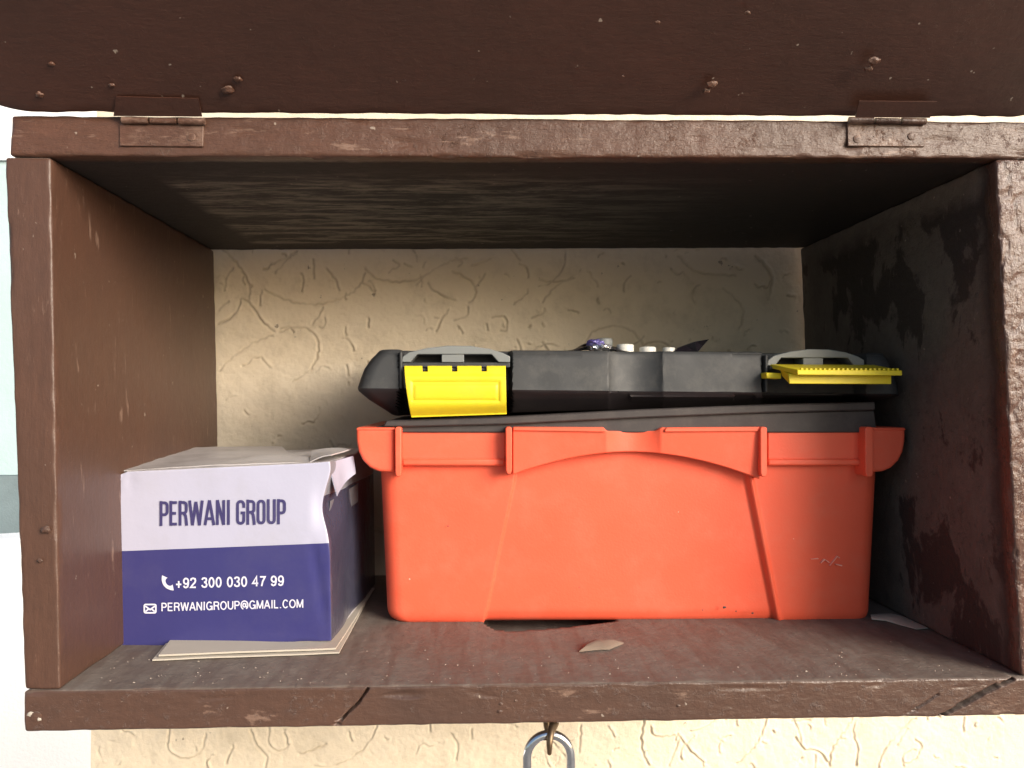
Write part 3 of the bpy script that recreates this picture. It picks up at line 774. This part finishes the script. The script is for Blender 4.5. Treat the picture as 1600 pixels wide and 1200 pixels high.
for a, b, w, mm in ((1132, 949, 6, 'tray'), (1150, 955, 3, 'tray'), (1176, 958, 4, 'tray'), (1098, 953, 3, 'tray'), (672, 716, 4, 'scratch'), (700, 822, 3, 'tray'), (905, 918, 2, 'tray'), (1240, 842, 2, 'scratch'), (640, 905, 3, 'scratch'), (1060, 800, 2, 'scratch')):
    lump('scuff', P(a, b, YB-(.0036 if 770 < a < 1190 else .0066)), Vector((0, -1, 0)), w*.00022, M[mm], tb, a, .12)
for a, b, w in (((1268, 874), (1279, 873), .8), ((1283, 880), (1289, 874), 1.5), ((1289, 874), (1296, 879), .9), ((1297, 884), (1309, 869), .8), ((1306, 882), (1316, 884), 1.4), ((1310, 870), (1312, 872), 1)):
    Yp = YB-.0051
    pa, pb = P(*a, Yp), P(*b, Yp); dv = (pb-pa).normalized(); nn = Vector((-dv.z, 0, dv.x))*w*.0004
    q = [pa-nn*.3, pb-nn, pb+nn, pa+nn*.6]; q2 = [v+Vector((0, .004, 0)) for v in q]
    mk('scratch', q+q2, [(0, 1, 2, 3), (4, 5, 6, 7), (0, 1, 5, 4), (1, 2, 6, 5), (2, 3, 7, 6), (3, 0, 4, 7)], M['scratch'], tb)

# ------------------------------------------------------------------ odds and ends on the lid
LZ = lambda px, Y: P(px, 550, YL).z
YI = YL+.035
def film():
    base = P(935, 549, YI); nx, ny = 36, 14; V, Fc = [], []
    prof = [(884, 549), (900, 544), (913, 537), (925, 535), (945, 536), (958, 541), (975, 547), (992, 551)]
    for j in range(ny+1):
        for i in range(nx+1):
            px = 884+108*i/nx; k = 0
            while k < len(prof)-2 and prof[k+1][0] < px: k += 1
            (xa, ya), (xb, yb) = prof[k], prof[k+1]; t = (px-xa)/(xb-xa); y = ya+(yb-ya)*t
            Y = YI-.012+.034*j/ny; s = 1-abs(j/ny-.4)*1.1
            p = P(px, 551-(551-y)*max(.1, s)+noise.noise(Vector((px*.07, j*.5, 0)))*1.6, Y); V.append(p)
    for j in range(ny):
        for i in range(nx): Fc.append((j*(nx+1)+i, j*(nx+1)+i+1, (j+1)*(nx+1)+i+1, (j+1)*(nx+1)+i))
    o = mk('plastic_wrapper', V, Fc, M['film'], None, smooth=True, loc=base)
    s = o.modifiers.new('s', 'SOLIDIFY'); s.thickness = .0004
    tag(o, 'crumpled black plastic wrapper on the middle of the toolbox lid', 'wrapper')
film()
def crumple(name, cx, cy, w, h, Y, m, label, cat, seed, n=4, group=None):
    bm = bmesh.new(); bmesh.ops.create_icosphere(bm, subdivisions=n, radius=1); c = P(cx, cy, Y)
    rx = w/2/F*(Y+.5); rz = h/2/F*(Y+.5)
    vs = []
    for v in bm.verts:
        s = 1+.35*noise.noise(v.co*2+Vector((seed, 0, 0)))+.18*abs(noise.noise(v.co*6+Vector((seed, 3, 0))))
        vs.append(c+Vector((v.co.x*rx*s, v.co.y*.010*s, v.co.z*rz*s)))
    fs = [[v.index for v in f.verts] for f in bm.faces]; bm.free()
    o = mk(name, vs, fs, m, None, smooth=False, loc=c); tag(o, label, cat, group); return o
crumple('foil_scrap', 936, 543, 38, 13, YI-.012, M['foil'], 'crumpled silver foil scrap on the black wrapper on the toolbox lid', 'foil', 1)
crumple('sweet_wrapper', 930, 537, 26, 13, YI-.010, M['purple'], 'purple and silver crumpled sweet wrapper on top of the toolbox lid', 'wrapper', 5)
def disc(name, cx, top, w, h, Y, m, label):
    a = P(cx, top, Y); b = P(cx, top+h, Y); r = w/2/F*(Y+.5)
    o = tube(name, [b, a-Vector((0, 0, .001)), a-Vector((0, 0, .0003)), a], [r, r, r*.93, r*.8], m, None, 28, loc=b); tag(o, label, 'cap'); return o
disc('round_cap', 944, 529, 26, 20, YI+.012, M['grey'], 'dull grey round cap standing behind the purple wrapper on the toolbox lid')
disc('round_cap', 977, 538, 27, 12, YI+.002, M['pill'], 'tallest white round cap on the toolbox lid, beside the foil scrap')
disc('round_cap', 1012, 542, 26, 9, YI+.000, M['pill'], 'low white round cap in the middle of the row on the toolbox lid')
disc('round_cap', 1045, 543, 20, 8, YI+.004, M['pill'], 'smallest white round cap, nearest the dark pointed scrap on the toolbox lid')
def pointed():
    Y = YI; prof = [(1052, 550), (1058, 544), (1072, 539), (1085, 534), (1108, 530), (1100, 540), (1088, 551)]
    a = [P(x, y, Y) for x, y in prof]; b = [P(x-6, y+1.5, Y+.02) for x, y in prof]; n = len(a)
    f = [[0, 1, 6], [1, 2, 6], [2, 3, 6], [3, 5, 6], [3, 4, 5]] + [[i+n for i in q][::-1] for q in ([0, 1, 6], [1, 2, 6], [2, 3, 6], [3, 5, 6], [3, 4, 5])] + [[i, (i+1) % n, n+(i+1) % n, n+i] for i in range(n)]
    for i, v in enumerate(a): a[i] = v + Vector((0, .003*((i*7) % 3-1), 0))
    o = mk('pointed_scrap', a+b, f, M['film'], None, loc=P(1080, 550, Y)); tag(o, 'dark pointed scrap of folded film on the toolbox lid, right of the white caps', 'scrap')
pointed()

# ------------------------------------------------------------------ carton on envelopes
eh = [floor_hit(238, 1034), floor_hit(530, 1023), floor_hit(582, 925), floor_hit(330, 925)]
def sheet(name, pts, z0, th, m, label, grp=None):
    n = 14; V = []; Fc = []
    zf = Vector((0, 0, z0))
    for lay in (0, 1):
        for j in range(n+1):
            for i in range(n+1):
                u, v = i/n, j/n
                p = pts[0]*(1-u)*(1-v)+pts[1]*u*(1-v)+pts[2]*u*v+pts[3]*(1-u)*v
                V.append(p+zf+Vector((0, 0, th*lay + .0005*noise.noise(Vector((p.x*30, p.y*30, z0*900))))))
    m_ = (n+1)**2
    for j in range(n):
        for i in range(n):
            a = j*(n+1)+i; Fc += [(a, a+1, a+n+2, a+n+1), (m_+a, m_+a+1, m_+a+n+2, m_+a+n+1)]
    for i in range(n):
        for a, b in ((i, i+1), (n*(n+1)+i, n*(n+1)+i+1), (i*(n+1), (i+1)*(n+1)), (i*(n+1)+n, (i+1)*(n+1)+n)): Fc.append((a, b, b+m_, a+m_))
    o = mk(name, V, Fc, m, None, loc=pts[0]); tag(o, label, 'envelope', grp); return o
sheet('envelope', eh, .0008, .0010, M['env'], 'lowest cream envelope flat on the shelf under the printed carton')
e2 = [p.copy() for p in eh]; e2[0] += Vector((.003, .003, 0)); e2[1] += Vector((-.003, .003, 0)); e2[2] += Vector((.002, 0, 0))
sheet('envelope', e2, .0026, .0012, M['env'], 'upper cream envelope directly beneath the printed carton')
CZ = .0048
cb = floor_hit(350, 1007); YC = cb.y - .004
def YCf(px): return YC + .006 - .011*(px-184)/333.0
def FP(px, py, lift=0.0): return P(px, py, YCf(px)-lift)
CTL, CTR, CBL, CBR = FP(184, 737), FP(514, 722), FP(183, 1012), FP(518, 1002)
ct = empty('carton', tuple((CBL+CBR)/2+Vector((0, .08, 0))), 'white and navy printed carton on the shelf left of the orange toolbox', 'carton')
def side_r(p, d, dx=0): return Vector((p.x+dx, p.y+d, p.z))
CD = .175
cc = [[[CBL, CTL], [side_r(CBL, CD, .016), side_r(CTL, CD, .016)]], [[CBR, CTR], [side_r(CBR, CD, .010), side_r(CTR, CD, .010)]]]
def carton_disp(u, w, n):
    d = Vector((0, 0, 0))
    # crushed upper right edge
    k = math.exp(-((u.z-.74)/.13)**2)*smooth(.90, 1.0, u.x)*smooth(.35, 0, u.y)
    d.x -= .0055*k; d.y += .003*k
    k2 = math.exp(-((u.z-.95)/.06)**2)*smooth(.92, 1.0, u.x)*smooth(.25, 0, u.y); d.x += .0015*k2; d.z += .001*k2
    if n.z > .5: d.z += .004*noise.noise(w*22)*math.sin(math.pi*min(1, max(0, u.y)))+.004*math.sin(math.pi*u.x)*math.sin(math.pi*u.y)
    if n.x > .5: d.x += .0035*noise.noise(w*Vector((16)) if False else w*18)*math.sin(math.pi*max(0, min(1, u.y)))
    if n.y < -.5:
        d.y -= .0004*math.sin(math.pi*u.x)
        q = math.hypot((u.x-.03)/.10, (u.z-.95)/.10)
        if q < 1: d.y += .0016*(1-q)*abs(noise.noise(Vector((u.x*40, 0, u.z*30))))*2
        d.y += .0012*math.exp(-((u.x-.93+.12*(u.z-.45))/.018)**2)*smooth(.62, .45, u.z)*smooth(.05, .2, u.z)
        d.y += .0010*max(0, noise.noise(Vector((u.x*3, 4, u.z*3))))*smooth(.62, .9, u.z)
    if u.x < .04 and u.z > .95 and u.y < .1: d.z -= .0022*(1-u.x/.04); d.x += .001
    return d
tsp = .547
def cm(ax, side, z):
    if ax == 2: return 2
    if ax == 1 and side == 0: return 0 if z > tsp else 1
    return 4 if z > .80 else 3
board('box_shell', cc, (.16, CD, .135), .0012, (.003, .005, .003), [M['white_card'], M['navy_card'], M['grey_card'], M['side_card'], M['side_top']], ct, disp=carton_disp, jitter=.00012, midx=cm, extra_z=(tsp,))
# open flap ends and tape at the upper right corner
def patch(name, quad, m, parent, th=.0006, n=8, curl=0, seed=0):
    V, Fc = [], []
    q = [Vector(p) for p in quad]; nr = (q[1]-q[0]).cross(q[3]-q[0]).normalized()
    for lay in (0, 1):
        for j in range(n+1):
            for i in range(n+1):
                u, v = i/n, j/n
                p = q[0]*(1-u)*(1-v)+q[1]*u*(1-v)+q[2]*u*v+q[3]*(1-u)*v
                V.append(p+nr*(th*lay+curl*math.sin(math.pi*u)*(.6+.4*v)+.0008*noise.noise(p*60+Vector((seed, 0, 0)))))
    m_ = (n+1)**2
    for j in range(n):
        for i in range(n):
            a = j*(n+1)+i; Fc += [(a, a+1, a+n+2, a+n+1), (m_+a, m_+a+1, m_+a+n+2, m_+a+n+1)]
    for i in range(n):
        for a, b in ((i, i+1), (n*(n+1)+i, n*(n+1)+i+1), (i*(n+1), (i+1)*(n+1)), (i*(n+1)+n, (i+1)*(n+1)+n)): Fc.append((a, b, b+m_, a+m_))
    return mk(name, V, Fc, m, parent, smooth=True, angle=50)
Ys = YC
patch('torn_flap', [P(514, 724, Ys-.001), P(553, 712, Ys+.045), P(556, 740, Ys+.045), P(528, 775, Ys+.006)], M['white_card'], ct, .0007, 10, .003, 2)
patch('top_flap', [P(484, 722.5, Ys+.003), P(518, 713, Ys-.001), P(550, 702, Ys+.050), P(488, 706, Ys+.052)], M['grey_card'], ct, .0008, 12, .0015, 4)
tx = lambda d: CTR.x + .010*d/CD + .0006
patch('tape', [Vector((tx(.012)-.003, YC+.012, CTR.z-.030)), Vector((tx(.10), YC+.10, CTR.z-.026)), Vector((tx(.10), YC+.10, CTR.z-.042)), Vector((tx(.012)-.005, YC+.012, CTR.z-.046))], M['tape'], ct, .0003, 10, 0, 6)
patch('top_flap', [FP(190, 737, -.006)+Vector((0, 0, .0002)), FP(470, 724, -.006)+Vector((0, 0, .0004)), P(440, 699, Ys+.165), P(215, 705, Ys+.165)], M['grey_card'], ct, .0007, 18, .0015, 9)

# print on the carton
LIFT = .0009
def ribbon_glyph(strokes, ox, oy, w, h, sw, k0):
    """strokes in unit box, thick flat ribbons; returns verts/faces in pixels"""
    V, Fc = [], []; k = k0
    for s in strokes:
        pts = [(ox+x*w, oy+y*h) for x, y in s[0]]; closed = s[1]; n = len(pts)
        L = []; Rr = []
        for i in range(n):
            a = pts[(i-1) % n] if (closed or i > 0) else pts[i]; b = pts[(i+1) % n] if (closed or i < n-1) else pts[i]
            def un(p, q):
                d = (q[0]-p[0], q[1]-p[1]); l = math.hypot(*d) or 1; return (d[0]/l, d[1]/l)
            d1 = un(a, pts[i]) if a != pts[i] else un(pts[i], b); d2 = un(pts[i], b) if b != pts[i] else d1
            n1 = (-d1[1], d1[0]); n2 = (-d2[1], d2[0]); m = (n1[0]+n2[0], n1[1]+n2[1]); ml = math.hypot(*m) or 1; m = (m[0]/ml, m[1]/ml)
            c = max(.5, m[0]*n1[0]+m[1]*n1[1]); q = sw/2/c
            L.append((pts[i][0]+m[0]*q, pts[i][1]+m[1]*q)); Rr.append((pts[i][0]-m[0]*q, pts[i][1]-m[1]*q))
        b0 = len(V)
        V += [(x, y, k) for x, y in L] + [(x, y, k) for x, y in Rr]; k += 1
        for i in range(n if closed else n-1):
            j = (i+1) % n; Fc.append((b0+i, b0+j, b0+n+j, b0+n+i))
    return V, Fc
def arcp(cx, cy, rx, ry, a0, a1, n=8): return [(cx+rx*math.cos(R(a0+(a1-a0)*i/n)), cy+ry*math.sin(R(a0+(a1-a0)*i/n))) for i in range(n+1)]
def rr_(x0, y0, x1, y1, rx, ry): return arcp(x1-rx, y0+ry, rx, ry, -90, 0, 5)+arcp(x1-rx, y1-ry, rx, ry, 0, 90, 5)+arcp(x0+rx, y1-ry, rx, ry, 90, 180, 5)+arcp(x0+rx, y0+ry, rx, ry, 180, 270, 5)
e = .19; E2 = .07
G = {
 'P': [([(e, 1), (e, 0)], 0), ([(e, E2), (.55, E2)] + arcp(.55, .20, .28, .13, -90, 0, 5) + arcp(.55, .42, .28, .13, 0, 90, 5) + [(e, .55)], 0)],
 'R': [([(e, 1), (e, 0)], 0), ([(e, E2), (.55, E2)] + arcp(.55, .19, .27, .12, -90, 0, 5) + arcp(.55, .38, .27, .12, 0, 90, 5) + [(e, .50)], 0), ([(.55, .5), (.74, .6), (.80, .75), (.86, 1)], 0)],
 'E': [([(e, 1), (e, 0)], 0), ([(e, E2), (.9, E2)], 0), ([(e, .5), (.8, .5)], 0), ([(e, 1-E2), (.9, 1-E2)], 0)],
 'W': [([(.08, 0), (.27, 1)], 0), ([(.27, 1), (.5, .05)], 0), ([(.5, .05), (.73, 1)], 0), ([(.73, 1), (.92, 0)], 0)],
 'A': [([(.1, 1), (.5, 0)], 0), ([(.5, 0), (.9, 1)], 0), ([(.25, .74), (.75, .74)], 0)],
 'N': [([(e, 1), (e, 0)], 0), ([(e, 0), (.81, 1)], 0), ([(.81, 1), (.81, 0)], 0)],
 'I': [([(.5, 1), (.5, 0)], 0)],
 'G': [([(.82, .32), (.82, .2)] + arcp(.55, .2, .27, .13, 0, -90, 5) + [(.46, E2)] + arcp(.46, .2, .27, .13, -90, -180, 5) + arcp(.46, .8, .27, .13, 180, 90, 5) + arcp(.55, .8, .27, .13, 90, 0, 5) + [(.82, .52), (.5, .52)], 0)],
 'O': [(rr_(.19, E2, .81, 1-E2, .27, .13), 1)],
 'U': [([(.19, 0), (.19, .8)] + arcp(.46, .8, .27, .13, 180, 90, 5) + arcp(.54, .8, .27, .13, 90, 0, 5) + [(.81, 0)], 0)],
}
def put_print(name, V2, F2, m):
    V = [FP(v[0], v[1], LIFT+.00004*(v[2] if len(v) > 2 else 0)) for v in V2]
    return mk(name, V, F2, m, ct)
wd = {'P': 15.5, 'E': 14, 'R': 16, 'W': 24, 'A': 18, 'N': 16.5, 'I': 8, 'G': 16, 'O': 16, 'U': 16}
VV, FF = [], []
def word(txt, x0, x1, ytop, h, slope):
    tot = sum(wd[c] for c in txt); s = (x1-x0)/tot; x = x0
    for c in txt:
        w = wd[c]*s
        yo = ytop + slope*(x+w/2-x0)
        v, f = ribbon_glyph(G[c], x+.3, yo, w-.6, h, 4.5, 0); b = len(VV)
        VV.extend(v); FF.extend([tuple(i+b for i in q) for q in f]); x += w
word('PERWANI', 248.5, 361, 783, 39, -.018); word('GROUP', 368, 447.5, 781, 39.5, -.018)
put_print('brand_lettering', VV, FF, M['ink'])
s_ = .13
def bowl(y0, y1, xr, rx=.27): return [(s_, y0), (xr-rx, y0)] + arcp(xr-rx, (y0+y1)/2, rx, (y1-y0)/2, -90, 90, 8) + [(s_, y1)]
H = {
 'P': [([(s_, 1), (s_, 0)], 0), (bowl(.06, .53, .88), 0)], 'R': [([(s_, 1), (s_, 0)], 0), (bowl(.06, .50, .86), 0), ([(.58, .5), (.76, .6), (.82, .8), (.88, 1)], 0)],
 'E': [([(s_, 1), (s_, 0)], 0), ([(s_, .06), (.88, .06)], 0), ([(s_, .5), (.82, .5)], 0), ([(s_, .94), (.9, .94)], 0)],
 'W': [([(.05, 0), (.27, 1)], 0), ([(.27, 1), (.5, .02)], 0), ([(.5, .02), (.73, 1)], 0), ([(.73, 1), (.95, 0)], 0)],
 'A': [([(.06, 1), (.5, 0)], 0), ([(.5, 0), (.94, 1)], 0), ([(.22, .68), (.78, .68)], 0)], 'N': [([(s_, 1), (s_, 0)], 0), ([(s_, 0), (.86, 1)], 0), ([(.86, 1), (.86, 0)], 0)],
 'I': [([(.5, 1), (.5, 0)], 0)], 'O': [(arcp(.5, .5, .41, .46, 0, 342, 19), 1)], '0': [(arcp(.5, .5, .36, .46, 0, 342, 19), 1)],
 'C': [(arcp(.52, .5, .40, .46, -38, -322, 16), 0)], 'G': [(arcp(.5, .5, .40, .46, -40, -335, 16) + [(.9, .55), (.55, .55)], 0), ([(.9, .55), (.9, 1)], 0)],
 'U': [([(s_, 0), (s_, .6)] + arcp(.5, .62, .37, .33, 180, 0, 8) + [(.87, .6), (.87, 0)], 0)], 'L': [([(s_, 0), (s_, .94), (.9, .94)], 0)],
 'M': [([(.1, 1), (.1, 0)], 0), ([(.1, 0), (.5, .95)], 0), ([(.5, .95), (.9, 0)], 0), ([(.9, 0), (.9, 1)], 0)], '.': [([(.5, .88), (.5, 1)], 0)],
 '@': [(arcp(.5, .52, .43, .50, 60, -250, 20) , 0), (arcp(.47, .53, .17, .22, 0, 330, 11), 1), ([(.68, .3), (.64, .68), (.76, .74), (.88, .62)], 0)],
 '+': [([(.5, .28), (.5, .96)], 0), ([(.1, .62), (.9, .62)], 0)], '2': [([(.12, .28), (.2, .1), (.5, .04), (.8, .1), (.87, .28), (.77, .47), (.4, .72), (.13, .95), (.92, .95)], 0)],
 '3': [([(.13, .22), (.25, .08), (.5, .04), (.75, .09), (.83, .25), (.72, .42), (.45, .47)], 0), ([(.45, .47), (.75, .53), (.88, .72), (.76, .91), (.5, .96), (.24, .91), (.1, .74)], 0)],
 '4': [([(.7, 1), (.7, 0), (.08, .7), (.96, .7)], 0)], '7': [([(.1, .06), (.9, .06), (.55, .5), (.36, 1)], 0)],
 '9': [(arcp(.5, .32, .36, .28, 0, 342, 17), 1), ([(.86, .36), (.86, .58), (.74, .87), (.48, .96), (.25, .91), (.14, .77)], 0)],
}
hw = {'W': 15.5, 'M': 13, '@': 15, 'I': 4.5, '.': 4.5, 'L': 9, 'E': 10.5, 'C': 11.5, 'G': 12.5, 'O': 12.5, 'A': 11.5, 'N': 11.5, 'U': 11.5, 'P': 10.5, 'R': 11.5, ' ': 5, '+': 10}
def print_line(txt, name, x0, x1, ytop, h, slope, sw):
    tot = sum(hw.get(c, 9.4)+1.2 for c in txt); q = (x1-x0)/tot; x = x0; V, Fc = [], []
    for c in txt:
        w = hw.get(c, 9.4)*q
        if c != ' ':
            v, f = ribbon_glyph(H[c], x, ytop+slope*(x-x0), w, h, sw, 0); b = len(V); V += v; Fc += [tuple(i+b for i in g) for g in f]
        x += w+1.2*q
    put_print(name, V, Fc, M['white_ink'])
print_line('+92 300 030 47 99', 'phone_number', 274, 445, 903.5, 15.5, -.024, 2.5)
print_line('PERWANIGROUP@GMAIL.COM', 'email_address', 252, 475, 942, 13.0, -.026, 1.9)
# handset and letter icons
hs = arcp(268.5, 906, 14, 14, 205, 80, 14); V2 = []; F2 = []
for i, (x, y) in enumerate(hs):
    t = i/14; w = 3.0+2.6*(abs(t-.5)*2)**3; dx, dy = x-268.5, y-906; l = math.hypot(dx, dy)
    V2 += [(x-dx/l*w*1.2, y-dy/l*w*1.2), (x+dx/l*w*.5, y+dy/l*w*.5)]
for i in range(14): F2.append((2*i, 2*i+1, 2*i+3, 2*i+2))
put_print('handset_icon', V2, F2, M['white_ink'])
V2, F2 = ribbon_glyph([(rr_(0, 0, 1, 1, .12, .16), 1), ([(.08, .2), (.5, .62), (.92, .2)], 0), ([(.1, .85), (.36, .55)], 0), ([(.9, .85), (.64, .55)], 0)], 225.5, 944.5, 18, 13, 2.4, 0)
put_print('letter_icon', V2, F2, M['white_ink'])

# ------------------------------------------------------------------ bits on the shelf
def flake(name, pts, lift, m, label, cat, bend=.002):
    w = [floor_hit(x, y) for x, y in pts]; c = sum(w, Vector())/len(w); n = len(w); V = []; 
    rings = 5
    for lay in (0, 1):
        V.append(c+Vector((0, 0, lift+bend+.0005*lay)))
        for r_ in range(1, rings+1):
            for p in w: 
                q = c+(p-c)*r_/rings; V.append(q+Vector((0, 0, lift+bend*(1-(r_/rings)**2)+.0005*lay+.0006*noise.noise(q*140))))
    b = 1+rings*n; Fc = []
    for lay in (0, 1):
        o = lay*b
        for i in range(n): Fc.append((o, o+1+i, o+1+(i+1) % n))
        for r_ in range(rings-1):
            for i in range(n): Fc.append((o+1+r_*n+i, o+1+r_*n+(i+1) % n, o+1+(r_+1)*n+(i+1) % n, o+1+(r_+1)*n+i))
    e0 = 1+(rings-1)*n
    for i in range(n): Fc.append((e0+i, e0+(i+1) % n, b+e0+(i+1) % n, b+e0+i))
    ob = mk(name, V, Fc, m, None, smooth=True, loc=c, angle=60); tag(ob, label, cat); return ob
flake('dry_leaf', [(905, 1020), (912, 1011), (922, 1006), (934, 1004.5), (944, 1006), (950, 1012), (975, 1007), (952, 1017), (940, 1017), (925, 1018)], .0008, M['flake'], 'curled dry brown leaf fragment on the shelf in front of the toolbox', 'leaf', .004)
flake('paper_scrap', [(1360, 963), (1374, 961), (1392, 961), (1410, 965), (1430, 974), (1450, 984), (1432, 985), (1405, 978), (1384, 972), (1362, 970)], .0008, M['env'], 'torn pale paper scrap at the right foot of the toolbox', 'paper', .002)
def specks():
    V, Fc = [], []
    for _ in range(150):
        px = rng.uniform(120, 1570); py = 1070 - abs(rng.normal(0, 30))
        if py < 985: continue
        p = floor_hit(px, py)
        if p.x < sL[3].x+.01+.0 or p.y < .003: continue
        r = float(rng.uniform(.0003, .0008)) * (1.6 if rng.random() < .12 else 1)
        b = len(V)
        for q in ((1, 0, 0), (-.4, .9, 0), (-.6, -.8, 0), (0, 0, .9)):
            V.append(p+Vector((q[0]*r*rng.uniform(.6, 1.3), q[1]*r, q[2]*r*.8+.0009)))
        Fc += [(b, b+1, b+3), (b+1, b+2, b+3), (b+2, b, b+3), (b, b+2, b+1)]
    o = mk('dust_specks', V, Fc, M['speck']); tag(o, 'pale crumbs of plaster scattered on the dusty shelf', 'crumbs', kind='stuff')
specks()
